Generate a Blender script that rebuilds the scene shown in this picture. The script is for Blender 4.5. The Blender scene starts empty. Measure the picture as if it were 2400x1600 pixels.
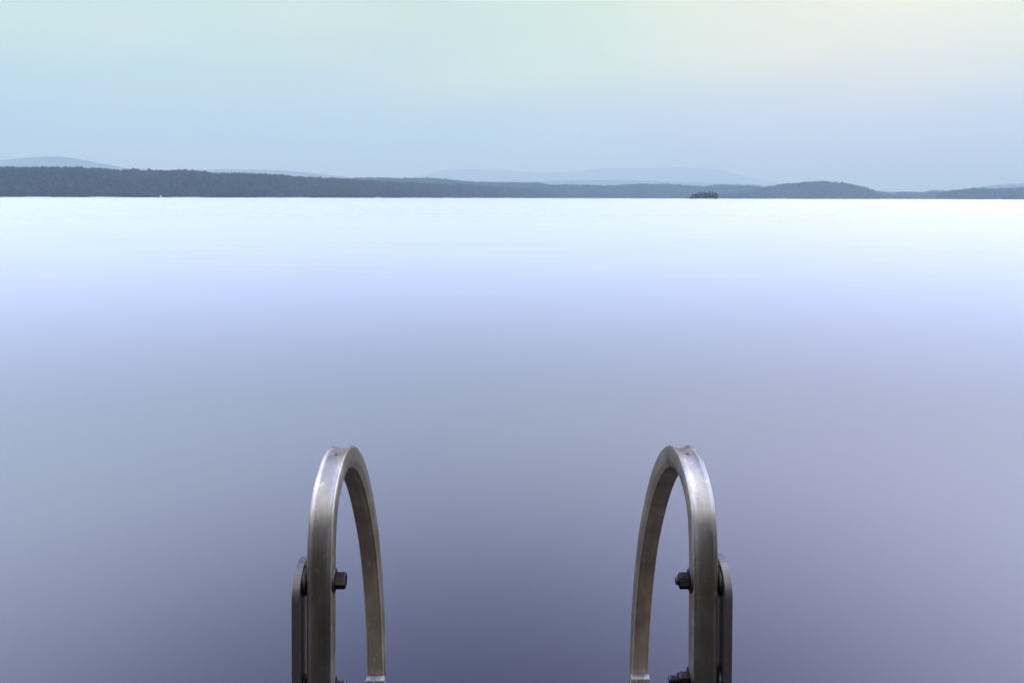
import bpy, bmesh, math, random
import numpy as np
from mathutils import Vector, Matrix

scene = bpy.context.scene
C = scene.collection
R = math.radians

# ------------------------------------------------------------------ camera
F = 1867.0                     # focal length in pixels of the 2400 px wide photograph
ZC = 1.25                      # eye height above the water
ROLL = 0.0027
cam_data = bpy.data.cameras.new("camera")
cam_data.sensor_width = 36.0
cam_data.lens = 36.0 * F / 2400.0
cam_data.shift_y = -(800 - 463.8) / 2400.0
cam_data.clip_start = 0.05
cam_data.clip_end = 80000
cam = bpy.data.objects.new("camera", cam_data)
C.objects.link(cam)
cam.location = (0, 0, ZC)
cam.rotation_euler = (Matrix.Rotation(R(90), 4, 'X') @ Matrix.Rotation(ROLL, 4, 'Z')).to_euler()
scene.camera = cam

# ------------------------------------------------------------------ sky and sun
SUN_EL, SUN_AZ = 56.0, 62.0            # azimuth clockwise from +Y
world = bpy.data.worlds.new("World")
scene.world = world
world.use_nodes = True
nt = world.node_tree
nt.nodes.clear()


def node(tree, kind, **kw):
    n = tree.nodes.new(kind)
    for k, v in kw.items():
        setattr(n, k, v)
    return n


def math_node(tree, op, a, b=None, c=None, clamp=False):
    n = node(tree, "ShaderNodeMath", operation=op, use_clamp=clamp)
    for i, v in enumerate((a, b, c)):
        if v is None:
            continue
        if isinstance(v, (int, float)):
            n.inputs[i].default_value = v
        else:
            tree.links.new(v, n.inputs[i])
    return n.outputs[0]


def mix_rgb(tree, fac, a, b, blend='MIX'):
    n = node(tree, "ShaderNodeMix", data_type='RGBA', blend_type=blend)
    n.clamp_result = False
    n.clamp_factor = True
    for sock, v in ((n.inputs[0], fac), (n.inputs[6], a), (n.inputs[7], b)):
        if isinstance(v, (int, float)):
            sock.default_value = v
        elif isinstance(v, tuple):
            sock.default_value = (*v, 1) if len(v) == 3 else v
        else:
            tree.links.new(v, sock)
    return n.outputs[2]


def ramp(tree, fac, stops, interp='EASE'):
    n = node(tree, "ShaderNodeValToRGB")
    n.color_ramp.interpolation = interp
    e = n.color_ramp.elements
    while len(e) < len(stops):
        e.new(0.5)
    for el, (p, col) in zip(e, stops):
        el.position = p
        el.color = (*col, 1)
    tree.links.new(fac, n.inputs[0])
    return n.outputs[0]


def build_sky():
    out = node(nt, "ShaderNodeOutputWorld")
    bg = node(nt, "ShaderNodeBackground")
    bg.inputs[1].default_value = 0.1
    nt.links.new(bg.outputs[0], out.inputs[0])
    nish = node(nt, "ShaderNodeTexSky", sky_type='NISHITA')
    nish.sun_disc = False
    nish.sun_elevation = R(SUN_EL)
    nish.sun_rotation = R(SUN_AZ)
    nish.dust_density = 3.0
    tc = node(nt, "ShaderNodeTexCoord")
    sep = node(nt, "ShaderNodeSeparateXYZ")
    nt.links.new(tc.outputs['Generated'], sep.inputs[0])
    x, y, z = sep.outputs
    zz = math_node(nt, 'MAXIMUM', z, 0.0)
    # overcast deck: blue at the horizon, pale teal above it, bright band added higher up for the water's reflection (values are x0.4)
    deck = ramp(nt, zz, SKY_STOPS, 'LINEAR')
    deck = mix_rgb(nt, 1.0, deck, (SKY_GAIN, SKY_GAIN, SKY_GAIN), 'MULTIPLY')
    # thin bright place in the cloud, up and to the right
    dv = Vector((math.sin(R(24)) * math.cos(R(15)), math.cos(R(24)) * math.cos(R(15)), math.sin(R(15)))).normalized()
    d = math_node(nt, 'MULTIPLY', x, dv.x)
    d = math_node(nt, 'MULTIPLY_ADD', y, dv.y, d)
    d = math_node(nt, 'MULTIPLY_ADD', z, dv.z, d)
    d = math_node(nt, 'MAXIMUM', d, 0.0)
    g = math_node(nt, 'POWER', d, 34.0)
    deck = mix_rgb(nt, g, deck, GLOW_TINT, 'MULTIPLY')
    deck = mix_rgb(nt, g, deck, GLOW, 'ADD')
    # bluer, duller cloud to the left
    lv = math_node(nt, 'MULTIPLY_ADD', x, -1.0, 0.05)
    lv = math_node(nt, 'MULTIPLY', lv, 1.3, clamp=True)
    deck = mix_rgb(nt, lv, deck, LEFT_TINT, 'MULTIPLY')
    # added dark patch high straight ahead, darkening the water's reflection
    hv = Vector((math.sin(R(DARK_AZ)) * math.cos(R(DARK_EL)), math.cos(R(DARK_AZ)) * math.cos(R(DARK_EL)), math.sin(R(DARK_EL))))
    d = math_node(nt, 'MULTIPLY', x, hv.x)
    d = math_node(nt, 'MULTIPLY_ADD', y, hv.y, d)
    d = math_node(nt, 'MULTIPLY_ADD', z, hv.z, d)
    d = math_node(nt, 'POWER', math_node(nt, 'MAXIMUM', d, 0.0), DARK_POW)
    deck = mix_rgb(nt, d, deck, mix_rgb(nt, 1.0, deck, DARK_COL, 'MULTIPLY'))
    # added dimming of the unseen sky behind the camera, for darker rails
    bk = math_node(nt, 'MULTIPLY_ADD', y, -1.5, BACK_OFF, clamp=True)
    deck = mix_rgb(nt, bk, deck, mix_rgb(nt, 1.0, deck, BACK_COL, 'MULTIPLY'))
    # added blue tint high up to the right, colouring the water's reflection
    rv = math_node(nt, 'MULTIPLY', math_node(nt, 'SUBTRACT', x, 0.05), 2.5, clamp=True)
    zv = math_node(nt, 'MULTIPLY', math_node(nt, 'SUBTRACT', z, 0.25), 12.0, clamp=True)
    deck = mix_rgb(nt, math_node(nt, 'MULTIPLY', rv, zv), deck, RIGHT_TINT, 'MULTIPLY')
    # soft long bands
    for scale, seed, amt, ca, cb in BANDS:
        mp = node(nt, "ShaderNodeMapping")
        mp.inputs['Scale'].default_value = (1.0, 1.0, 4.5)
        mp.inputs['Location'].default_value = (seed, seed * 0.7, seed * 0.3)
        nt.links.new(tc.outputs['Generated'], mp.inputs[0])
        nz = node(nt, "ShaderNodeTexNoise")
        nz.inputs['Scale'].default_value = scale
        nz.inputs['Detail'].default_value = 1.5
        nz.inputs['Roughness'].default_value = 0.4
        nz.inputs['Distortion'].default_value = 0.3
        nt.links.new(mp.outputs[0], nz.inputs['Vector'])
        tint = ramp(nt, nz.outputs[0], [(0.35, ca), (0.65, cb)], 'EASE')
        deck = mix_rgb(nt, amt, deck, tint, 'MULTIPLY')
    ten = mix_rgb(nt, 1.0, deck, (10, 10, 10), 'MULTIPLY')
    final = mix_rgb(nt, 0.94, nish.outputs[0], ten)
    nt.links.new(final, bg.inputs[0])


SKY_GAIN = 4.12
SKY_STOPS = [(0.0, (0.114, 0.172, 0.215)), (0.1, (0.165, 0.216, 0.214)), (0.17, (0.209, 0.262, 0.200)), (0.24, (0.232, 0.291, 0.208)), (0.264, (0.78, 1.01, 1.2)), (0.33, (1.04, 1.24, 1.78)), (0.42, (1.02, 1.18, 1.98)), (0.54, (0.6, 0.71, 1.32)), (1.0, (0.36, 0.42, 0.62))]
DARK_AZ = -3.0
DARK_EL = 45.0
DARK_POW = 10.0
DARK_COL = (.02, .02, .16)
BACK_OFF = 0.15
BACK_COL = (.52, .45, .32)
GLOW = (.275, .15, .13)
GLOW_TINT = (.95, .84, .85)
RIGHT_TINT = (1.04, 1.06, 1.18)
LEFT_TINT = (.80, .84, .95)
BANDS = [(1.6, 3.1, 1.0, (.96, .98, 1.04), (1.02, 1.03, .98)), (4.5, 8.4, 1.0, (.97, .98, 1.0), (1.03, 1.02, .99))]
build_sky()

sun_data = bpy.data.lights.new("sun", 'SUN')
sun_data.energy = 0.5
sun_data.angle = R(14)
sun_data.color = (1.0, 0.97, 0.93)
sun = bpy.data.objects.new("sun", sun_data)
C.objects.link(sun)
sd = Vector((math.sin(R(SUN_AZ)) * math.cos(R(SUN_EL)), math.cos(R(SUN_AZ)) * math.cos(R(SUN_EL)), math.sin(R(SUN_EL))))
sun.rotation_euler = sd.to_track_quat('Z', 'Y').to_euler()
sun.location = sd * 50

scene.view_settings.view_transform = 'Standard'
scene.view_settings.look = 'None'
scene.view_settings.exposure = 0.0
scene.view_settings.gamma = 1.0
scene.cycles.use_denoising = True
scene.cycles.volume_bounces = 0


# ------------------------------------------------------------------ helpers
def tag(o, label=None, cat=None, group=None, kind=None):
    if label: o['label'] = label
    if cat: o['category'] = cat
    if group: o['group'] = group
    if kind: o['kind'] = kind
    return o


def mesh_from(name, verts, faces, mats, parent=None, smooth=False, tone=None, face_mat=None):
    me = bpy.data.meshes.new(name)
    verts = np.asarray(verts, dtype=np.float32)
    if isinstance(faces, np.ndarray):
        n, k = faces.shape
        me.vertices.add(len(verts))
        me.vertices.foreach_set('co', verts.ravel())
        me.loops.add(n * k)
        me.loops.foreach_set('vertex_index', faces.astype(np.int32).ravel())
        me.polygons.add(n)
        me.polygons.foreach_set('loop_start', np.arange(0, n * k, k, dtype=np.int32))
        me.update(calc_edges=True)
    else:
        me.from_pydata([tuple(map(float, v)) for v in verts], [], [tuple(f) for f in faces])
    if tone is not None:
        a = me.attributes.new('tone', 'FLOAT', 'POINT')
        a.data.foreach_set('value', np.asarray(tone, dtype=np.float32))
    me.polygons.foreach_set('use_smooth', [smooth] * len(me.polygons))
    for m in (mats if isinstance(mats, (list, tuple)) else [mats]):
        me.materials.append(m)
    if face_mat is not None:
        me.polygons.foreach_set('material_index', face_mat)
    me.update()
    o = bpy.data.objects.new(name, me)
    C.objects.link(o)
    if parent is not None:
        o.parent = parent
    return o


def bm_obj(name, bm, mat, parent=None, smooth=False):
    bmesh.ops.recalc_face_normals(bm, faces=bm.faces)
    me = bpy.data.meshes.new(name)
    bm.to_mesh(me)
    bm.free()
    me.polygons.foreach_set('use_smooth', [smooth] * len(me.polygons))
    for m in (mat if isinstance(mat, (list, tuple)) else [mat]):
        me.materials.append(m)
    o = bpy.data.objects.new(name, me)
    C.objects.link(o)
    if parent is not None:
        o.parent = parent
    return o


def material(name):
    m = bpy.data.materials.new(name)
    m.use_nodes = True
    t = m.node_tree
    b = t.nodes['Principled BSDF']
    return m, t, b


def noise(t, scale, detail=3, stretch=(1, 1, 1), coord='Object', rough=0.55):
    tc = node(t, "ShaderNodeTexCoord")
    mp = node(t, "ShaderNodeMapping")
    mp.inputs['Scale'].default_value = stretch
    t.links.new(tc.outputs[coord], mp.inputs[0])
    n = node(t, "ShaderNodeTexNoise")
    n.inputs['Scale'].default_value = scale
    n.inputs['Detail'].default_value = detail
    n.inputs['Roughness'].default_value = rough
    t.links.new(mp.outputs[0], n.inputs['Vector'])
    return n.outputs[0]


def bump(t, b, height, strength, dist):
    n = node(t, "ShaderNodeBump")
    n.inputs['Strength'].default_value = strength
    n.inputs['Distance'].default_value = dist
    t.links.new(height, n.inputs['Height'])
    t.links.new(n.outputs[0], b.inputs['Normal'])


# ------------------------------------------------------------------ materials
def mat_water():
    """Wave-averaged lake: a dark body under a Fresnel-weighted surface, part mirror-like, part scattered by the ripples."""
    m, t, b = material("lake_water")
    t.nodes.remove(b)
    out = t.nodes['Material Output']
    body = node(t, "ShaderNodeBsdfDiffuse")
    body.inputs[0].default_value = (*WATER_BODY, 1)
    gl = node(t, "ShaderNodeBsdfGlossy", distribution='MULTI_GGX')
    gl.inputs['Color'].default_value = (1.0, .965, .84, 1)
    gl.inputs['Roughness'].default_value = WATER_ROUGH
    rip = node(t, "ShaderNodeBsdfDiffuse")
    rip.inputs[0].default_value = (*WATER_RIPPLE, 1)
    surf = node(t, "ShaderNodeMixShader")
    t.links.new(gl.outputs[0], surf.inputs[1])
    t.links.new(rip.outputs[0], surf.inputs[2])
    fr = node(t, "ShaderNodeFresnel")
    fr.inputs['IOR'].default_value = WATER_IOR
    # ripples scatter most at middling angles; near grazing and looking down the surface is more mirror-like
    sc = math_node(t, 'MULTIPLY', math_node(t, 'SUBTRACT', 1.0, fr.outputs[0]), fr.outputs[0])
    sc = math_node(t, 'MULTIPLY', sc, WATER_SCATTER * 4)
    # broad lanes of slightly livelier water
    for scale, stretch, amt in ((.10, (.35, 1, 1), .07), (.9, (.30, 1, 1), .05), (.012, (.25, 1, 1), .07)):
        nz = noise(t, scale, 2, stretch, 'Object', .5)
        sc = math_node(t, 'MULTIPLY', sc, math_node(t, 'MULTIPLY_ADD', nz, amt * 2, 1 - amt))
    t.links.new(math_node(t, 'MULTIPLY', sc, 1.0, clamp=True), surf.inputs[0])
    mx = node(t, "ShaderNodeMixShader")
    # wave slopes keep the mean reflectance a little under one at the horizon
    f3 = math_node(t, 'POWER', fr.outputs[0], 3.0)
    damp = math_node(t, 'MULTIPLY_ADD', f3, -WATER_DAMP, 1.0)
    t.links.new(math_node(t, 'MULTIPLY', fr.outputs[0], damp), mx.inputs[0])
    t.links.new(body.outputs[0], mx.inputs[1])
    t.links.new(surf.outputs[0], mx.inputs[2])
    t.links.new(mx.outputs[0], out.inputs['Surface'])
    return m


WATER_BODY = (.006, .006, .012)
WATER_RIPPLE = (.92, .97, .99)
WATER_SCATTER = 0.58
WATER_IOR = 1.56
WATER_DAMP = 0.07
WATER_ROUGH = 0.22


def mat_aluminium(name, base, stain, rough, scale=1.0, stain_amt=0.8, metallic=1.0):
    m, t, b = material(name)
    streak = noise(t, 26 * scale, 4, (1, 1, .35))
    col = ramp(t, streak, [(0.34, tuple(c * .72 for c in base)), (0.66, tuple(c * 1.08 for c in base))], 'LINEAR')
    blot = noise(t, 9 * scale, 5, (1, 1, .6))
    sm = ramp(t, blot, [(0.5, (0, 0, 0)), (0.72, (stain_amt,) * 3)], 'EASE')
    col = mix_rgb(t, sm, col, stain)
    speck = noise(t, 330 * scale, 2)
    pit = ramp(t, speck, [(0.65, (0, 0, 0)), (0.74, (.6, .6, .6))], 'LINEAR')
    col = mix_rgb(t, pit, col, (.10, .09, .08))
    spot = noise(t, 120 * scale, 3, (1, 1, .8))
    sp = ramp(t, spot, [(0.60, (0, 0, 0)), (0.68, (.45, .45, .45))], 'EASE')
    col = mix_rgb(t, sp, col, tuple(min(.85, c * 1.5) for c in base))
    scr = noise(t, 900 * scale, 2, (1, .02, .02))
    sr = ramp(t, scr, [(0.66, (0, 0, 0)), (0.72, (.5, .5, .5))], 'LINEAR')
    col = mix_rgb(t, sr, col, tuple(c * .5 for c in base))
    t.links.new(col, b.inputs['Base Color'])
    b.inputs['Metallic'].default_value = metallic
    b.inputs['Specular Tint'].default_value = (.10, .10, .10, 1)
    rn = noise(t, 40 * scale, 4, (1, 1, .4))
    rr = node(t, "ShaderNodeMapRange")
    rr.inputs['To Min'].default_value = rough - .07
    rr.inputs['To Max'].default_value = rough + .10
    t.links.new(rn, rr.inputs[0])
    t.links.new(rr.outputs[0], b.inputs['Roughness'])
    h = noise(t, 160 * scale, 4, (1, 1, .5))
    bump(t, b, h, .22, .0012)
    return m


def mat_plate():
    m, t, b = material("sawn_aluminium_plate")
    tc = node(t, "ShaderNodeTexCoord")
    w = noise(t, 60, 3, (.35, .35, 30))
    col = ramp(t, w, [(0.3, (.17, .145, .12)), (0.7, (.29, .25, .21))], 'LINEAR')
    t.links.new(col, b.inputs['Base Color'])
    b.inputs['Metallic'].default_value = .8
    b.inputs['Roughness'].default_value = .42
    b.inputs['Specular Tint'].default_value = (.3, .3, .3, 1)
    bump(t, b, w, .35, .0005)
    return m


def mat_simple(name, col, metallic=0.0, rough=.5, nscale=60, var=.3, stretch=(1, 1, 1), bmp=0.0, bd=.001):
    m, t, b = material(name)
    n = noise(t, nscale, 4, stretch)
    c = ramp(t, n, [(0.3, tuple(v * (1 - var) for v in col)), (0.7, tuple(v * (1 + var) for v in col))], 'LINEAR')
    t.links.new(c, b.inputs['Base Color'])
    b.inputs['Metallic'].default_value = metallic
    b.inputs['Roughness'].default_value = rough
    if metallic:
        b.inputs['Specular Tint'].default_value = (.35, .35, .35, 1)
    if bmp:
        bump(t, b, n, bmp, bd)
    return m


def dull(m, spec, rough):
    b = m.node_tree.nodes['Principled BSDF']
    b.inputs['Specular IOR Level'].default_value = spec
    b.inputs['Roughness'].default_value = rough
    return m


def mat_foliage(name, dark, mid, light):
    m, t, b = material(name)
    a = node(t, "ShaderNodeAttribute", attribute_name='tone')
    c = ramp(t, a.outputs['Fac'], [(0.0, dark), (0.55, mid), (1.0, light)], 'LINEAR')
    t.links.new(c, b.inputs['Base Color'])
    b.inputs['Roughness'].default_value = .9
    b.inputs['Specular IOR Level'].default_value = .1
    return m


M = {}
M['water'] = mat_water()
M['alu'] = mat_aluminium("weathered_aluminium", (.54, .475, .37), (.38, .30, .16), .41)
M['inner'] = mat_aluminium('brown_reflection_aluminium', (.45, .34, .225), (.26, .19, .12), .45, 1.0, .6, .35)  # brown reflection of dock and water put into the inner face's colour
M['plate'] = mat_plate()
M['cut'] = mat_simple("cut_aluminium_end", (.42, .375, .34), .6, .5, 220, .45, (1, 1, 1), .6, .002)
M['steel'] = mat_simple("dark_steel", (.085, .064, .054), 1.0, .38, 300, .3, (1, 1, 1), .2, .0005)
M['washer'] = mat_simple("dull_zinc", (.09, .085, .08), 1.0, .42, 200, .3)
M['hole'] = mat_simple("hole_shade", (.004, .004, .004), 0, .9)
M['wood'] = mat_simple('shaded_dock_wood', (.013, .0095, .0075), 0, .6, 30, .5, (1, 14, 14), .4, .003)  # shade on the boards put into the colour, so the rails reflect dark
dull(M['wood'], .08, .85)
M['post'] = mat_simple("dock_post_wood", (.09, .07, .05), 0, .7, 30, .4, (10, 10, 1))
M['forest'] = mat_foliage('forest_foliage', (.010, .008, .006), (.030, .024, .014), (.068, .058, .034))
M['pine'] = mat_foliage('islet_foliage', (.018, .020, .011), (.044, .050, .028), (.085, .090, .052))
M['ground'] = mat_simple('forest_floor', (.018, .018, .014), 0, .95, .05, .4)
M['mountain'] = mat_simple("mountain_woodland", (.035, .042, .040), 0, .95, .004, .35)
M['bark'] = mat_simple("bark", (.05, .042, .035), 0, .9, 4, .3)
M['rock'] = mat_simple("pale_granite", (.50, .50, .50), 0, .8, .6, .35)
M['paint'] = mat_simple("white_house_paint", (.80, .80, .80), 0, .6, 2, .05)
M['roof'] = mat_simple("grey_shingle_roof", (.22, .22, .23), 0, .8, 3, .2)
M['pane'] = mat_simple("window_glass", (.03, .035, .045), 0, .1, 1, .1)


# ------------------------------------------------------------------ placing: a bearing and a distance become a point on the lake
def hline(px):
    return 463.8 + (px - 1200) * ROLL


def bearing(px, Y):
    return (px - 1200) / F * Y


def height(px, py, Y):
    return ZC + (hline(px) - py) / F * Y


rng = np.random.default_rng(7)

# ------------------------------------------------------------------ water
xs = [-26000, -6000, -1500, -300, -60, -12, -3, 3, 12, 60, 300, 1500, 6000, 26000]
ys = [-1200, -300, -60, -12, -3, 0, 3, 12, 60, 300, 1500, 6000, 27500]
wv = [(x, y, 0) for y in ys for x in xs]
nx = len(xs)
wf = [(j * nx + i, j * nx + i + 1, (j + 1) * nx + i + 1, (j + 1) * nx + i) for j in range(len(ys) - 1) for i in range(nx - 1)]
tag(mesh_from('water', wv, wf, M['water']), 'calm pale lake stretching out to the wooded far shore', kind='structure')


# ------------------------------------------------------------------ trees of the far woods
def conifer_template(sides=6, tiers=3):
    v, f = [], []
    for k in range(tiers):
        z0 = .10 + .27 * k
        z1 = min(1.0, z0 + .46) if k < tiers - 1 else 1.0
        r = .21 * (1 - .27 * k)
        b = len(v)
        for i in range(sides):
            a = 2 * math.pi * (i + .5 * k) / sides
            rr = r * (1 + .28 * math.sin(i * 2.4 + k * 1.7))
            v.append((rr * math.cos(a), rr * math.sin(a), z0 + .05 * math.sin(i * 3.1 + k)))
        v.append((0, 0, z1))
        for i in range(sides):
            f.append((b + i, b + (i + 1) % sides, b + sides))
    return np.array(v), np.array(f)


def round_template(seed):
    bm = bmesh.new()
    bmesh.ops.create_icosphere(bm, subdivisions=1, radius=1)
    rg = np.random.default_rng(seed)
    v = np.array([tuple(q.co) for q in bm.verts])
    f = np.array([[w.index for w in q.verts] for q in bm.faces])
    bm.free()
    if seed % 2 == 0:
        # fewer faces: keep an icosahedron
        bm = bmesh.new(); bmesh.ops.create_icosphere(bm, subdivisions=1, radius=1)
        v = np.array([tuple(q.co) for q in bm.verts]); f = np.array([[w.index for w in q.verts] for q in bm.faces]); bm.free()
    v = v * (1 + rg.uniform(-.28, .28, (len(v), 1)))
    v = v * np.array([.36, .36, .46]) + np.array([0, 0, .54])
    return v, f


TEMPL = [conifer_template(6, 3), conifer_template(5, 3), round_template(1), round_template(2), round_template(3)]


def tree_mass(name, label, pts, heights, kinds, mat):
    """All the trees of one far wood in one mesh."""
    V, Fc, T = [], [], []
    off = 0
    for k, (tv, tf) in enumerate(TEMPL):
        sel = np.where(kinds == k)[0]
        if len(sel) == 0:
            continue
        n = len(sel)
        a = rng.uniform(0, 2 * np.pi, n)
        c, s = np.cos(a)[:, None], np.sin(a)[:, None]
        wid = (heights[sel] * rng.uniform(.75, 1.25, n) * (.85 if k < 2 else 1.0))[:, None]
        h = heights[sel][:, None]
        x = (tv[None, :, 0] * c - tv[None, :, 1] * s) * wid + pts[sel, 0:1]
        y = (tv[None, :, 0] * s + tv[None, :, 1] * c) * wid + pts[sel, 1:2]
        z = tv[None, :, 2] * h + pts[sel, 2:3]
        V.append(np.stack([x, y, z], -1).reshape(-1, 3))
        nv = len(tv)
        Fc.append((tf[None] + (np.arange(n) * nv)[:, None, None] + off).reshape(-1, 3))
        tone = rng.beta(2, 2.6, n)
        T.append(np.repeat(tone, nv))
        off += n * nv
    o = mesh_from(name, np.concatenate(V), np.concatenate(Fc), mat, tone=np.concatenate(T))
    return tag(o, label, kind='stuff')


def wooded_ridge(skyline, dist, depth, label_hill, label_wood, spacing, hmin, hmax, conif, rows=9, back=.25, seed=0, taper=(False, False)):
    """skyline: (px, py) of the tree tops; dist: (px, metres) of the waterline. A sloping hill with a wood on it."""
    sx = np.array([p[0] for p in skyline], float); sy = np.array([p[1] for p in skyline], float)
    dx = np.array([p[0] for p in dist], float); dy = np.array([p[1] for p in dist], float)
    hm = .5 * (hmin + hmax)
    ncol = int((sx[-1] - sx[0]) / 12) + 2
    px = np.linspace(sx[0], sx[-1], ncol)
    rg = np.random.default_rng(seed)

    def surf(p, s):
        D = np.interp(p, dx, dy)
        Y = D + depth * s
        crest = ZC + (463.8 + (p - 1200) * ROLL - np.interp(p, sx, sy)) / F * (D + depth) - hm * 1.08
        crest = np.maximum(crest, .8)
        prof = np.where(s <= 1, np.sin(np.clip(s, 0, 1) * np.pi / 2) ** .9, 1 - .9 * (s - 1))
        bumpy = 1 + .05 * np.sin(p * .05 + s * 5) * np.clip(1 - s, 0, 1)
        Z = .6 * np.clip(s * 30, -2, 1) + crest * prof * bumpy
        return (p - 1200) / F * Y, Y, Z

    srow = np.concatenate([[-.01], np.linspace(.0, 1.0, rows), [1.0 + back, 1.0 + back * 2.5]])
    P, S = np.meshgrid(px, srow)
    X, Y, Z = surf(P, S)
    Z[0] = -1.0
    Z[-1] = -1.0
    nv = np.stack([X, Y, Z], -1).reshape(-1, 3)
    f = [(j * ncol + i, j * ncol + i + 1, (j + 1) * ncol + i + 1, (j + 1) * ncol + i) for j in range(len(srow) - 1) for i in range(ncol - 1)]
    tag(mesh_from('hill', nv, f, M['ground'], smooth=True), label_hill, kind='structure')
    # the wood
    Dm = float(np.mean(dy))
    length = (sx[-1] - sx[0]) / F * Dm
    n = int(length * depth * (1 + back) / spacing ** 2)
    p = rg.uniform(sx[0], sx[-1], n)
    s = rg.uniform(0.004, 1 + back, n)
    # a full front row at the water and a full crest line
    nf = int(length / spacing * 2.2)
    p = np.concatenate([p, rg.uniform(sx[0], sx[-1], nf)])
    s = np.concatenate([s, rg.uniform(.004, .02, nf)])
    # taller spires standing out along the crest
    ne = int(length / spacing * .8)
    p = np.concatenate([p, rg.uniform(sx[0], sx[-1], ne)])
    s = np.concatenate([s, rg.uniform(.90, 1.10, ne)])
    x, y, z = surf(p, s)
    stand = 1 + .10 * np.sin(p * .19 + 3 * np.sin(p * .043) + s * 9) + .07 * np.sin(p * .47 + s * 21)
    h = hm * (.55 + 1.0 * rg.beta(1.5, 2.6, len(p))) * stand
    h[-ne:] = hm * rg.uniform(.95, 1.65, ne)
    # stands of conifers and of broadleaved trees
    patch = np.sin(p * .031 + s * 4) + np.sin(p * .011 + 1.3) + rg.normal(0, .9, len(p))
    kinds = np.where(patch > (1 - 2 * conif) * 1.6, rg.integers(0, 2, len(p)), rg.integers(2, 5, len(p)))
    kinds[-ne:] = np.where(rg.uniform(size=ne) < .75, rg.integers(0, 2, ne), rg.integers(2, 5, ne))
    tree_mass('forest', label_wood, np.stack([x, y, z - .4], -1), h, kinds, M['forest'])


LEFT_SKY = [(-260, 388), (-120, 391), (0, 392), (65, 393), (130, 391.5), (190, 393), (260, 398), (300, 398), (360, 399.5), (430, 400), (455, 400),
            (490, 404), (540, 406), (600, 407), (640, 409), (680, 413), (740, 416), (790, 418), (850, 423), (930, 427), (1010, 430), (1100, 433.5), (1190, 438), (1280, 444), (1350, 451), (1420, 461)]
LEFT_D = [(-260, 1750), (0, 1900), (600, 2300), (900, 2800), (1080, 3400), (1250, 4250), (1350, 4700), (1420, 4900)]
wooded_ridge(LEFT_SKY, LEFT_D, 420, 'long wooded slope rising from the left shore of the lake', 'dense dark forest covering the long slope on the left shore',
             7.0, 8.5, 13.5, .45, seed=11)
MID_SKY = [(740, 424), (800, 419), (870, 416.5), (900, 416.5), (960, 418), (1000, 416.5), (1050, 420), (1080, 424), (1130, 426), (1200, 427), (1260, 428),
           (1290, 432.5), (1370, 433), (1410, 435), (1450, 434), (1500, 431), (1550, 431), (1600, 433.5), (1650, 436.5), (1670, 433.5), (1700, 433), (1765, 433.5), (1790, 438), (1860, 440), (1940, 444)]
MID_D = [(740, 4400), (1200, 4850), (1940, 5500)]
wooded_ridge(MID_SKY, MID_D, 520, 'low wooded shore across the middle of the lake', 'hazy forest along the low shore in the middle distance',
             9.0, 9.5, 16, .5, seed=12)
BIG_SKY = [(1640, 462), (1690, 455), (1740, 446), (1780, 439), (1800, 437), (1815, 436), (1830, 430.5), (1870, 428.5), (1900, 425.5), (1925, 424), (1950, 426), (1980, 428.5), (2010, 435),
           (2035, 441), (2050, 447), (2058, 454), (2063, 461)]
BIG_D = [(1640, 4600), (1850, 4500), (2063, 4600)]
wooded_ridge(BIG_SKY, BIG_D, 330, 'rounded wooded headland right of the small islet', 'blue grey forest on the rounded headland right of the islet',
             8.0, 9, 15, .5, back=.2, seed=13)
GAP_SKY = [(1990, 449), (2060, 449), (2090, 452), (2115, 449.5), (2160, 450), (2180, 449), (2215, 449), (2240, 447.5), (2300, 446), (2450, 446), (2600, 446)]
GAP_D = [(1990, 5300), (2600, 5500)]
wooded_ridge(GAP_SKY, GAP_D, 300, 'very low far shore seen between two headlands', 'faint line of far trees between the two right headlands',
             9.5, 10, 16, .6, rows=5, seed=14)
KNOB_SKY = [(2150, 455), (2172, 448), (2190, 445.5), (2210, 445.5), (2232, 449), (2250, 456)]
wooded_ridge(KNOB_SKY, [(2150, 6100), (2250, 6100)], 250, 'small wooded knoll behind the low far shore', 'pale wood on the small knoll behind the far shore',
             10, 9, 14, .4, rows=5, seed=15)
RIGHT_SKY = [(2195, 456), (2215, 449), (2225, 446), (2250, 443.5), (2280, 441), (2320, 441), (2370, 439.5), (2400, 437.5), (2480, 434), (2600, 430), (2760, 428)]
RIGHT_D = [(2195, 4350), (2400, 4250), (2760, 4100)]
wooded_ridge(RIGHT_SKY, RIGHT_D, 320, 'wooded point at the far right end of the lake', 'spiky blue grey forest on the point at the far right',
             9.5, 10, 20, .8, rows=7, seed=16)


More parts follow.
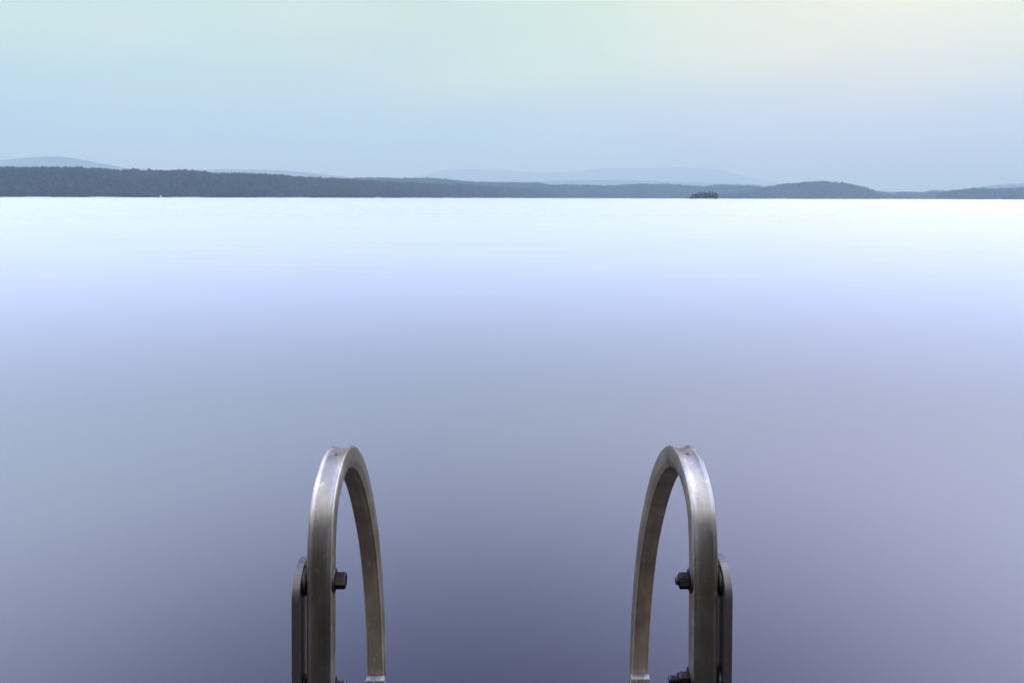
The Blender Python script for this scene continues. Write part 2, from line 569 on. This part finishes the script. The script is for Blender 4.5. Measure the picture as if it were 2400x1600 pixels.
# ------------------------------------------------------------------ far mountains
def mountain(skyline, Y, depth, label, rough=6, seed=0):
    rg = np.random.default_rng(seed)
    sx = np.array([p[0] for p in skyline], float); sy = np.array([p[1] for p in skyline], float)
    n = int((sx[-1] - sx[0]) / 4)
    p = np.linspace(sx[0], sx[-1], n)
    top = np.interp(p, sx, sy)
    k = np.ones(9) / 9
    top = np.convolve(np.pad(top, 4, mode='edge'), k, 'valid')
    sr = np.array([-1.0, -.75, -.5, -.3, -.15, 0, .2, .5, 1.0])
    P, S = np.meshgrid(p, sr)
    T = np.tile(top, (len(sr), 1))
    YY = Y + S * depth
    crest = np.maximum(ZC + (463.8 + (P - 1200) * ROLL - T) / F * Y, 5)
    prof = (1 - np.abs(S)) ** 1.15
    gully = 1 - .16 * np.abs(np.sin(P * .035 + 1.7 * np.sin(P * .013 + seed))) * np.sin(np.abs(S) * np.pi)
    Z = crest * prof * gully + rg.normal(0, rough * .35, P.shape) * (S > -1) * (S < 1)
    Z[0] = -1; Z[-1] = -1
    X = (P - 1200) / F * (Y + S * depth * .35)
    f = [(j * n + i, j * n + i + 1, (j + 1) * n + i + 1, (j + 1) * n + i) for j in range(len(sr) - 1) for i in range(n - 1)]
    tag(mesh_from('mountain', np.stack([X, YY, Z], -1).reshape(-1, 3), f, M['mountain'], smooth=True), label, kind='structure')


mountain([(-420, 430), (-300, 404), (-150, 385), (0, 376), (50, 371), (100, 367.5), (125, 366.5), (160, 369), (200, 376), (240, 384), (280, 391), (310, 398), (380, 412), (470, 440)],
         10500, 2600, 'smooth blue mountain above the forest at the far left', 3, 1)
mountain([(300, 432), (400, 408), (450, 400), (500, 397), (550, 397), (600, 398), (650, 399), (700, 402), (750, 408), (810, 415), (880, 424), (960, 445)],
         13000, 2600, 'low pale blue ridge showing behind the long left forest', 3, 2)
mountain([(860, 440), (940, 420), (983, 411), (1021, 402.5), (1059, 397), (1120, 397), (1200, 400), (1225, 401.5), (1256, 406), (1290, 405.5), (1315, 404), (1368, 400), (1412, 394), (1455, 396), (1493, 395),
          (1557, 394), (1583, 392.5), (1634, 395), (1685, 396.5), (1710, 404), (1748, 414), (1787, 423), (1850, 434), (1920, 448)],
         23500, 2500, 'faintest long mountain range behind the middle of the lake', 3, 3)
mountain([(1080, 440), (1160, 431), (1240, 425.5), (1330, 423), (1420, 422.5), (1520, 424), (1600, 427), (1700, 430), (1800, 434), (1900, 437), (2000, 442), (2120, 450)],
         13000, 2000, 'pale blue lower ridge in front of the faint mountain range', 3, 4)
mountain([(2180, 452), (2260, 443.5), (2320, 435), (2360, 431.5), (2400, 429), (2500, 422), (2620, 418), (2760, 426)],
         9000, 2000, 'pale blue hill rising behind the trees at the far right', 3, 5)


# ------------------------------------------------------------------ the islet and its trees
IY = 1250.0
def islet():
    bm = bmesh.new()
    bmesh.ops.create_icosphere(bm, subdivisions=4, radius=1)
    rg = random.Random(4)
    x0, x1 = bearing(1613, IY), bearing(1684, IY)
    for v in bm.verts:
        a = math.atan2(v.co.y, v.co.x)
        k = 1 + .12 * math.sin(3 * a) + .07 * math.sin(7 * a + 1)
        v.co.x *= k * (x1 - x0) / 2
        v.co.y *= k * 14
        v.co.z = v.co.z * 1.5 + (.25 * rg.random() if v.co.z > 0 else 0)
        v.co += Vector(((x0 + x1) / 2, IY, -.2))
    tag(bm_obj('island', bm, M['rock'], smooth=True), 'low rocky islet under the clump of dark trees', kind='structure')


islet()


def islet_tree(px, top, dy, conif, k):
    """One tree of the islet: a stem and a crown of many small leaf clumps."""
    x = bearing(px, IY + dy)
    h = height(px, top, IY + dy) - .6
    root = bpy.data.objects.new('pine_tree' if conif else 'leafy_tree', None)
    C.objects.link(root)
    root.location = (x, IY + dy, .6)
    rg = np.random.default_rng(100 + k)
    sv, sf = [], []
    for j, (z, r) in enumerate(((-.6, .28), (h * .5, .2), (h * .93, .05))):
        for i in range(6):
            sv.append((r * math.cos(i * math.pi / 3), r * math.sin(i * math.pi / 3), z))
    for j in range(2):
        for i in range(6):
            sf.append((j * 6 + i, j * 6 + (i + 1) % 6, j * 6 + 6 + (i + 1) % 6, j * 6 + 6 + i))
    mesh_from('trunk', sv, sf, M['bark'], root)
    n = 520
    t = rg.uniform(0, 1, n)
    if conif:
        rad = h * .20 * (1 - t) ** .8 + .2
        z = h * (.07 + .93 * t)
        rr = rad * np.sqrt(rg.uniform(.05, 1, n)) * (1 + .25 * np.sin(t * 26))
    else:
        rad = h * .30 * np.sqrt(np.clip(1 - (t * 2 - 1) ** 2, .02, 1))
        z = h * (.10 + .90 * t)
        rr = rad * np.sqrt(rg.uniform(.1, 1, n))
    a = rg.uniform(0, 2 * np.pi, n)
    c = np.stack([rr * np.cos(a), rr * np.sin(a), z], -1)
    sz = rg.uniform(.25, .6, n)
    tri = rg.normal(0, 1, (n, 3, 3))
    tri /= np.linalg.norm(tri, axis=2, keepdims=True)
    V = (c[:, None] + tri * sz[:, None, None]).reshape(-1, 3)
    Fc = np.arange(n * 3).reshape(n, 3)
    mesh_from('crown', V, Fc, M['pine'], root, tone=np.repeat(rg.beta(2, 2.4, n), 3))
    if conif:
        tag(root, 'dark pointed pine among the trees crowding the small islet', 'tree', 'trees on the islet')
    else:
        tag(root, 'dark rounded tree among the pines crowding the small islet', 'tree', 'trees on the islet')


rgi = random.Random(5)
TREES = [(1623, 454.5, 0, 1), (1628, 455, 3, 0), (1632, 454, -2, 0), (1637, 451.5, 1, 0), (1641, 449, 3, 1), (1645, 449.5, -3, 1), (1648.5, 451, 2, 0), (1651.5, 447.8, 0, 1),
         (1656, 451, -4, 0), (1659, 452, 3, 0), (1662.5, 449, 2, 1), (1666, 448.5, -2, 0), (1670, 448.3, 3, 1), (1674, 452, -1, 0), (1677.5, 450.5, 2, 1), (1680.5, 454, -2, 0),
         (1635, 456, -6, 0), (1653, 455, -7, 0), (1665, 456, -7, 0), (1673, 456, -6, 0), (1618.5, 460, 1, 0)]
for k, (px, top, dy, cf) in enumerate(TREES):
    islet_tree(px, top, dy, cf, k)


# ------------------------------------------------------------------ pale stones along the waterline
def stones(label, spans, dist, n, smin, smax, seed):
    rg = np.random.default_rng(seed)
    dx = [p[0] for p in dist]; dy = [p[1] for p in dist]
    tv, tf = round_template(1)
    tv = (tv - np.array([0, 0, .54])) * 1.6
    V, Fc = [], []
    for k in range(n):
        a, b = spans[rg.integers(len(spans))]
        p = rg.uniform(a, b)
        Y = np.interp(p, dx, dy) - rg.uniform(1, 9)
        s = rg.uniform(smin, smax)
        v = tv * np.array([s * 1.6, s * 1.2, s]) * (1 + rg.uniform(-.15, .15, (len(tv), 1)))
        V.append(v + np.array([(p - 1200) / F * Y, Y, s * .2]))
        Fc.append(tf + k * len(tv))
    tag(mesh_from('shore_rocks', np.concatenate(V), np.concatenate(Fc), M['rock']), label, kind='stuff')


stones('pale rocks strung along the waterline of the left shore', [(58, 116), (210, 282), (212, 250), (405, 470), (600, 726), (690, 726)], LEFT_D, 300, .8, 2.4, 21)
stones('pale rocks along the waterline of the middle shore', [(880, 890), (945, 1010), (955, 995), (1040, 1060), (1110, 1130), (1180, 1200), (1300, 1420)], [(880, 2740), (1080, 3390), (1250, 4230), (1420, 4800)], 200, 1.2, 3.4, 22)
stones('pale rocks at the edge of the right shore', [(1800, 1850), (2070, 2300), (2330, 2345)], [(1800, 4500), (2060, 4580), (2070, 5280), (2190, 5280), (2200, 4345), (2400, 4245)], 140, 1.2, 3.4, 23)


# ------------------------------------------------------------------ white cottage on the left shore
def cottage():
    Y = float(np.interp(377, [p[0] for p in LEFT_D], [p[1] for p in LEFT_D])) - 9
    root = bpy.data.objects.new('shore_cottage', None)
    C.objects.link(root)
    root.location = (bearing(377, Y), Y, .9)
    tag(root, 'tiny white cottage at the foot of the dark forest on the left shore', 'cottage')
    w, d, h, r = 1.9, 2.2, 3.2, 5.0
    v = [(-w, -d, -1), (w, -d, -1), (w, d, -1), (-w, d, -1), (-w, -d, h), (w, -d, h), (w, d, h), (-w, d, h), (0, -d, r), (0, d, r)]
    f = [(0, 1, 5, 8, 4), (1, 2, 6, 5), (2, 3, 7, 9, 6), (3, 0, 4, 7)]
    mesh_from('wall', v, f, M['paint'], root)
    o, t = .35, .18
    rv, rf = [], []
    for s in (-1, 1):
        b = len(rv)
        ez = h - o * (r - h) / w
        for (yy) in (-d - o, d + o):
            rv += [(s * (w + o), yy, ez + .02), (0, yy, r + .02), (0, yy, r + t), (s * (w + o), yy, ez + t)]
        rf += [(b, b + 1, b + 2, b + 3), (b + 4, b + 7, b + 6, b + 5), (b, b + 4, b + 5, b + 1), (b + 3, b + 2, b + 6, b + 7), (b, b + 3, b + 7, b + 4)]
    mesh_from('roof', rv, rf, M['roof'], root)
    for x0, x1, z0, z1, nm, mt in ((-1.3, -.5, 1.2, 2.3, 'window', M['pane']), (.4, 1.3, -.6, 1.7, 'door', M['roof'])):
        mesh_from(nm, [(x0, -d - .05, z0), (x1, -d - .05, z0), (x1, -d - .05, z1), (x0, -d - .05, z1), (x0, -d + .02, z0), (x1, -d + .02, z0), (x1, -d + .02, z1), (x0, -d + .02, z1)],
                  [(0, 1, 2, 3), (0, 4, 5, 1), (1, 5, 6, 2), (2, 6, 7, 3), (3, 7, 4, 0)], mt, root)


cottage()


# ------------------------------------------------------------------ added wooded shore behind the camera, unseen, darkening the metal's reflections
def unseen_shore():
    ncol, nrow = 30, 8
    v = []
    for j in range(nrow):
        s = j / (nrow - 1)
        for i in range(ncol):
            x = -150 + 300 * i / (ncol - 1)
            y = -12 - 70 * s - .004 * x * x * .3 + 1.2 * math.sin(x * .2)
            v.append((x, y, -1 + 1.8 * min(1, s * 7) + 9 * s ** 1.3))
    f = [(j * ncol + i, (j + 1) * ncol + i, (j + 1) * ncol + i + 1, j * ncol + i + 1) for j in range(nrow - 1) for i in range(ncol - 1)]
    tag(mesh_from('hill', v, f, M['ground'], smooth=True), 'added unseen shore behind the dock, darkening the metal', kind='structure')
    rg = np.random.default_rng(31)
    n = 420
    x = rg.uniform(-130, 130, n)
    s = rg.uniform(.12, 1, n)
    y = -12 - 70 * s
    z = .8 + 9 * s ** 1.3 - .4
    tree_mass('forest', 'added unseen forest behind the dock, darkening the metal', np.stack([x, y, z], -1), rg.uniform(10, 17, n), rg.integers(0, 5, n), M['forest'])


unseen_shore()

# ------------------------------------------------------------------ dock under the photographer
def box_bm(bm, x0, x1, y0, y1, z0, z1, bev=0.0):
    r = bmesh.ops.create_cube(bm, size=1)
    for v in r['verts']:
        v.co.x = x0 if v.co.x < 0 else x1
        v.co.y = y0 if v.co.y < 0 else y1
        v.co.z = z0 if v.co.z < 0 else z1
    if bev:
        ed = list({e for v in r['verts'] for e in v.link_edges})
        bmesh.ops.bevel(bm, geom=ed, offset=bev, segments=2, affect='EDGES')


DOCK_Y, DOCK_Z = 1.035, 0.50
def dock():
    root = bpy.data.objects.new('dock', None)
    C.objects.link(root)
    root.location = (0, DOCK_Y, 0)
    tag(root, 'dark wooden dock the swim ladder is bolted to', 'dock')
    bm = bmesh.new()
    y = -.02
    rg = random.Random(3)
    while y > -11.0:
        box_bm(bm, -1.1 - .01 * rg.random(), 1.1 + .01 * rg.random(), y - .138, y, DOCK_Z - .038, DOCK_Z - .003 * rg.random(), .004)
        y -= .146
    bm_obj('decking', bm, M['wood'], root)
    bm = bmesh.new()
    box_bm(bm, -1.12, 1.12, -.016, .022, DOCK_Z - .26, DOCK_Z - .012, .005)
    bm_obj('fascia', bm, M['wood'], root)
    for s in (-1, 1):
        bm = bmesh.new()
        box_bm(bm, s * 1.07 - .02, s * 1.07 + .02, -11.1, -.02, DOCK_Z - .24, DOCK_Z - .042, .004)
        bm_obj('side_beam', bm, M['wood'], root)
    for s in (-1, 1):
        for yy in (-.2, -3.4, -6.8):
            bm = bmesh.new()
            bmesh.ops.create_cone(bm, cap_ends=True, segments=20, radius1=.08, radius2=.075, depth=1.9, matrix=Matrix.Translation((s * .93, yy, DOCK_Z - .045 - .95)))
            bm_obj('post', bm, M['post'], root, True)


dock()

# ------------------------------------------------------------------ swim ladder
# profile of the rail's outer edge, read off the left rail: (depth from camera, drop below eye level)
PIX = [(775.0, 1700), (774.6, 1600), (774.3, 1500), (774.0, 1400), (774.0, 1330), (774.0, 1287.8), (776.6, 1222.8), (780.2, 1185), (785.0, 1153), (792.2, 1118), (800.5, 1086), (808.5, 1063), (819, 1048.5),
       (830.3, 1043.6), (842.3, 1057), (852.3, 1077.4), (861.9, 1108), (869.2, 1140), (877.2, 1182.6), (882.9, 1220.8), (888.7, 1259), (892.2, 1297.4), (898.4, 1371.8), (902.6, 1453.5), (904.9, 1545), (906.2, 1640), (907, 1740)]
X0, SL = 0.0173, -0.0155
prof = []
for px, py in PIX:
    Y = F * (.25 - X0) / (1200 + F * SL - px)
    prof.append((Y, ZC - (py - hline(px)) / F * Y))
prof[-1:] = [(prof[-1][0], prof[-1][1])]
yl, zl = prof[-1]
prof += [(yl + .04, zl - .35), (yl + .075, -.75)]


def smooth_path(pts, n):
    p = np.array(pts)
    for _ in range(3):                       # round off the reading errors
        q = p.copy()
        q[1:-1] = .25 * p[:-2] + .5 * p[1:-1] + .25 * p[2:]
        # keep the volume of the bend
        lap = q.copy()
        q2 = q.copy()
        q2[1:-1] = q[1:-1] - .53 * (.25 * q[:-2] + .5 * q[1:-1] + .25 * q[2:] - q[1:-1])
        p = q2
    d = np.concatenate([[0], np.cumsum(np.linalg.norm(np.diff(p, axis=0), axis=1))])
    # Catmull-Rom resampling
    ext = np.vstack([2 * p[0] - p[1], p, 2 * p[-1] - p[-2]])
    out = []
    for s in np.linspace(0, d[-1], n):
        i = min(np.searchsorted(d, s, side='right') - 1, len(p) - 2)
        t = (s - d[i]) / (d[i + 1] - d[i])
        a, b, c, e = ext[i], ext[i + 1], ext[i + 2], ext[i + 3]
        out.append(.5 * ((2 * b) + (c - a) * t + (2 * a - 5 * b + 4 * c - e) * t * t + (-a + 3 * b - 3 * c + e) * t ** 3))
    return np.array(out)


PATH = smooth_path(prof, 320)
FAR0 = int(np.argmax(PATH[:, 1])) + 10
W, T = .0355, .033
half = [(0.0002, -.0062), (0.0006, -.0032), (0.0014, -.0011), (0.0025, -.0001), (0.0034, -.0001), (0.0044, -.0009), (0.0057, -.0021), (0.0072, -.0029), (0.0096, -.0034), (0.0130, -.0037)]
SECT = half + [(W / 2, -.0038)] + [(W - u, v) for u, v in reversed(half)]
lat = [(W + .0003, -.012), (W + .0006, -.017), (W + .0004, -.022), (W - .0002, -.0265), (W - .0012, -.0297), (W - .003, -.0322), (W - .0048, -.0330), (W - .0056, -.0322), (W - .0064, -.0330)]
SECT += lat + [(W / 2, -.0330)] + [(W - u, v) for u, v in reversed(lat)]


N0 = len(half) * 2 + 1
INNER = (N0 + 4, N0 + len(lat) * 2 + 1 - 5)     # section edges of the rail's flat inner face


def path_frame(i):
    a = PATH[max(i - 1, 0)]; b = PATH[min(i + 1, len(PATH) - 1)]
    t = (b - a) / np.linalg.norm(b - a)
    return t, np.array([-t[1], t[0]])        # tangent, outward normal (path runs up, over and down, outside on the left)


def off(side):
    return -.0035 if side > 0 else 0.0          # the second rail leans in a touch


def rail(parent, side):
    v, f = [], []
    ns = len(SECT)
    for i, (y, z) in enumerate(PATH):
        t, n = path_frame(i)
        for (u, w) in SECT:
            v.append((side * (.25 + u) + off(side), y + n[0] * w, z + n[1] * w))
    for i in range(len(PATH) - 1):
        for k in range(ns):
            f.append((i * ns + k, i * ns + (k + 1) % ns, (i + 1) * ns + (k + 1) % ns, (i + 1) * ns + k))
    f.append(tuple(range(ns))); f.append(tuple((len(PATH) - 1) * ns + k for k in reversed(range(ns))))
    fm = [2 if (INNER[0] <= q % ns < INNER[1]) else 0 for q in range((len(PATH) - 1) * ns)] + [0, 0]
    # dark disc painting the shade in the drain hole, near the outer face's top
    i = int(np.argmin(np.abs(PATH[:FAR0, 0] - 1.205) + (PATH[:FAR0, 1] < .7) * 9))
    t, n = path_frame(i)
    c = PATH[i] + n * (-.0038 + .0004)
    b = len(v)
    for k in range(16):
        a = 2 * math.pi * k / 16
        q = c + t * .0024 * math.sin(a)
        v.append((side * (.25 + W / 2 - .0008 + .0024 * math.cos(a)) + off(side), q[0], q[1]))
    f.append(tuple(range(b, b + 16))); fm.append(1)
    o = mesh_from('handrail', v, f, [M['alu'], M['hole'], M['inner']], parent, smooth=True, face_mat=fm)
    bm = bmesh.new(); bm.from_mesh(o.data); bmesh.ops.recalc_face_normals(bm, faces=[q for q in bm.faces if q.material_index != 1]); bm.to_mesh(o.data); bm.free()
    return o


def axis_mesh(name, rings, seg, mat, parent, loc, smooth=False, phase=0.0):
    """A turned shape about the x axis: rings of (x, radius)."""
    v, f = [], []
    for (x, r) in rings:
        for k in range(seg):
            a = 2 * math.pi * k / seg + phase
            v.append((x, r * math.cos(a), r * math.sin(a)))
    for j in range(len(rings) - 1):
        for k in range(seg):
            f.append((j * seg + k, j * seg + (k + 1) % seg, (j + 1) * seg + (k + 1) % seg, (j + 1) * seg + k))
    f.append(tuple(reversed(range(seg)))); f.append(tuple((len(rings) - 1) * seg + k for k in range(seg)))
    o = mesh_from(name, v, f, mat, parent, smooth)
    bm = bmesh.new(); bm.from_mesh(o.data); bmesh.ops.recalc_face_normals(bm, faces=bm.faces); bm.to_mesh(o.data); bm.free()
    o.location = loc
    return o


def bolt(parent, side, y, z, thread, phase):
    s = -side                                # towards the middle of the ladder
    x = side * (.25 + .0006) + off(side)
    rad = .0190 / 2 / math.cos(math.pi / 6)
    b = axis_mesh('bolt', [(0, rad), (s * .0125, rad), (s * .0142, rad * .93), (s * .0142, rad * .7)], 6, M['steel'], parent, (x + s * .0022, y, z), False, phase)
    axis_mesh('washer', [(0, .0155), (s * .0006, .0160), (s * .0020, .0160), (s * .0026, .0150)], 40, M['washer'], b, (-s * .0026, 0, 0), True)
    if thread:
        rg, L = [], thread
        k = int(L / .0018)
        for i in range(k):
            rg += [(s * (.0130 + i * .0018), .0050), (s * (.0130 + i * .0018 + .0009), .0060)]
        rg.append((s * (.0130 + k * .0018 + .0006), .0045))
        axis_mesh('thread', rg, 24, M['washer'], b, (0, 0, 0), False)
    # head and spacer on the outer side, between rail and plate
    axis_mesh('spacer', [(0, .019), (-s * .0066, .019)], 40, M['washer'], b, (side * (W + .0008) - s * .0022, 0, 0), True)
    return b


def plate(parent, side, top, dy):
    """Upright flat bar with a half-round top and sawn edges, beside the rail."""
    PX = .25 + W + .0068 - (.0042 if side > 0 else 0)
    r = .041
    cy, cz = 1.084 + r + dy, top - r
    pts = []
    for k in range(33):
        a = math.pi - math.pi * k / 32
        pts.append((cy + r * math.cos(a), cz + r * math.sin(a)))
    bot = .285
    pts = [(cy - r + .009, bot)] + pts + [(cy + r, bot)]
    bm = bmesh.new()
    va = [bm.verts.new((side * PX, y, z)) for y, z in pts]
    vb = [bm.verts.new((side * (PX + .0100), y, z)) for y, z in pts]
    n = len(pts)
    bm.faces.new(va); bm.faces.new(list(reversed(vb)))
    for i in range(n):
        bm.faces.new((va[i], vb[i], vb[(i + 1) % n], va[(i + 1) % n]))
    ed = [e for e in bm.edges if abs(e.verts[0].co.x - e.verts[1].co.x) < 1e-6]
    bmesh.ops.bevel(bm, geom=ed, offset=.0007, segments=1, affect='EDGES')
    o = bm_obj('mounting_plate', bm, M['plate'], parent)
    # foot that is screwed to the dock's fascia
    bm = bmesh.new()
    box_bm(bm, min(side * (PX + .0105), side * (PX + .062)), max(side * (PX + .0105), side * (PX + .062)), DOCK_Y + .0232, DOCK_Y + .0322, .29, .47, .001)
    box_bm(bm, min(side * (PX + .0104), side * (PX + .0185)), max(side * (PX + .0104), side * (PX + .0185)), DOCK_Y + .0325, DOCK_Y + .10, .29, .47, .001)
    bm_obj('foot', bm, M['plate'], o)
    return o


def sleeve(parent, side):
    """Bracket on the inner face of the far leg, its sawn end showing at the top."""
    top_z = SLEEVE_Z
    i0 = FAR0 + int(np.argmin(np.abs(PATH[FAR0:, 1] - top_z)))
    bm = bmesh.new()
    rows = []
    for i in range(i0, len(PATH), 3):
        t, n = path_frame(i)
        base = PATH[i] - n * (T + .0006)
        grow = min(1.0, (i - i0) / 14.0)
        outb = PATH[i] - n * (T + .0006 + .015 + .006 * grow)
        xa, xb = side * (.25 - .002 - .0035 * grow) + off(side), side * (.25 + W - .001) + off(side)
        rows.append([bm.verts.new((xa, base[0], base[1])), bm.verts.new((xb, base[0], base[1])), bm.verts.new((xb, outb[0], outb[1])), bm.verts.new((xa, outb[0], outb[1]))])
    for a, b in zip(rows, rows[1:]):
        for k in range(4):
            bm.faces.new((a[k], a[(k + 1) % 4], b[(k + 1) % 4], b[k]))
    bm.faces.new(rows[0]); bm.faces.new(list(reversed(rows[-1])))
    bmesh.ops.bevel(bm, geom=[e for e in rows[0][0].link_edges] + [e for e in rows[0][2].link_edges], offset=.0008, segments=2, affect='EDGES')
    return bm_obj('step_bracket', bm, M['cut'], parent)


SLEEVE_Z = ZC - (1581 - 463) / F * 1.60


def tread(parent, z):
    i = FAR0 + int(np.argmin(np.abs(PATH[FAR0:, 1] - z)))
    y = PATH[i][0] - .03
    bm = bmesh.new()
    box_bm(bm, -.249, .249, y - .045, y + .018, z - .014, z + .014, .004)
    bm_obj('tread', bm, M['alu'], parent)


lad = bpy.data.objects.new('swim_ladder', None)
C.objects.link(lad)
tag(lad, 'weathered aluminium swim ladder with two arched handrails above the lake', 'ladder')
for side in (-1, 1):
    rail(lad, side)
    zb = ZC - (1360.5 - 463) / F * 1.112 - (.0050 if side > 0 else .0030)
    bolt(lad, side, 1.1125, zb, .006 if side > 0 else 0.0, R(5) if side < 0 else R(14))
    bolt(lad, side, 1.1125, zb - .1400 + (.0015 if side > 0 else -.0110), .016 if side > 0 else .004, R(20))
    plate(lad, side, ZC - (1304 - 463) / F * 1.118 - (.0077 if side > 0 else .0100), 0)
    sleeve(lad, side)
for z in (.10, -.2, -.5):
    tread(lad, z)
lad.location = (X0 + .0038, 0, .0047)
lad.rotation_euler = (0, .001, -math.atan(SL))

# ------------------------------------------------------------------ haze over the lake
HAZE_D = 1.85e-4
HAZE_COL = (.39, .56, .60)
HAZE_ABS = (.69, .76, .34)
def haze():
    bm = bmesh.new()
    box_bm(bm, -28000, 28000, -1600, 28500, -3, 1010)
    m = bpy.data.materials.new("lake_haze")
    m.use_nodes = True
    t = m.node_tree
    t.nodes.clear()
    o = node(t, "ShaderNodeOutputMaterial")
    v = node(t, "ShaderNodeVolumePrincipled")
    v.inputs['Color'].default_value = (*HAZE_COL, 1)
    v.inputs['Absorption Color'].default_value = (*HAZE_ABS, 1)
    v.inputs['Density'].default_value = HAZE_D
    v.inputs['Anisotropy'].default_value = 0.0
    t.links.new(v.outputs[0], o.inputs['Volume'])
    tag(bm_obj('haze', bm, m), 'pale blue haze hanging over the lake and hills', kind='stuff')


haze()
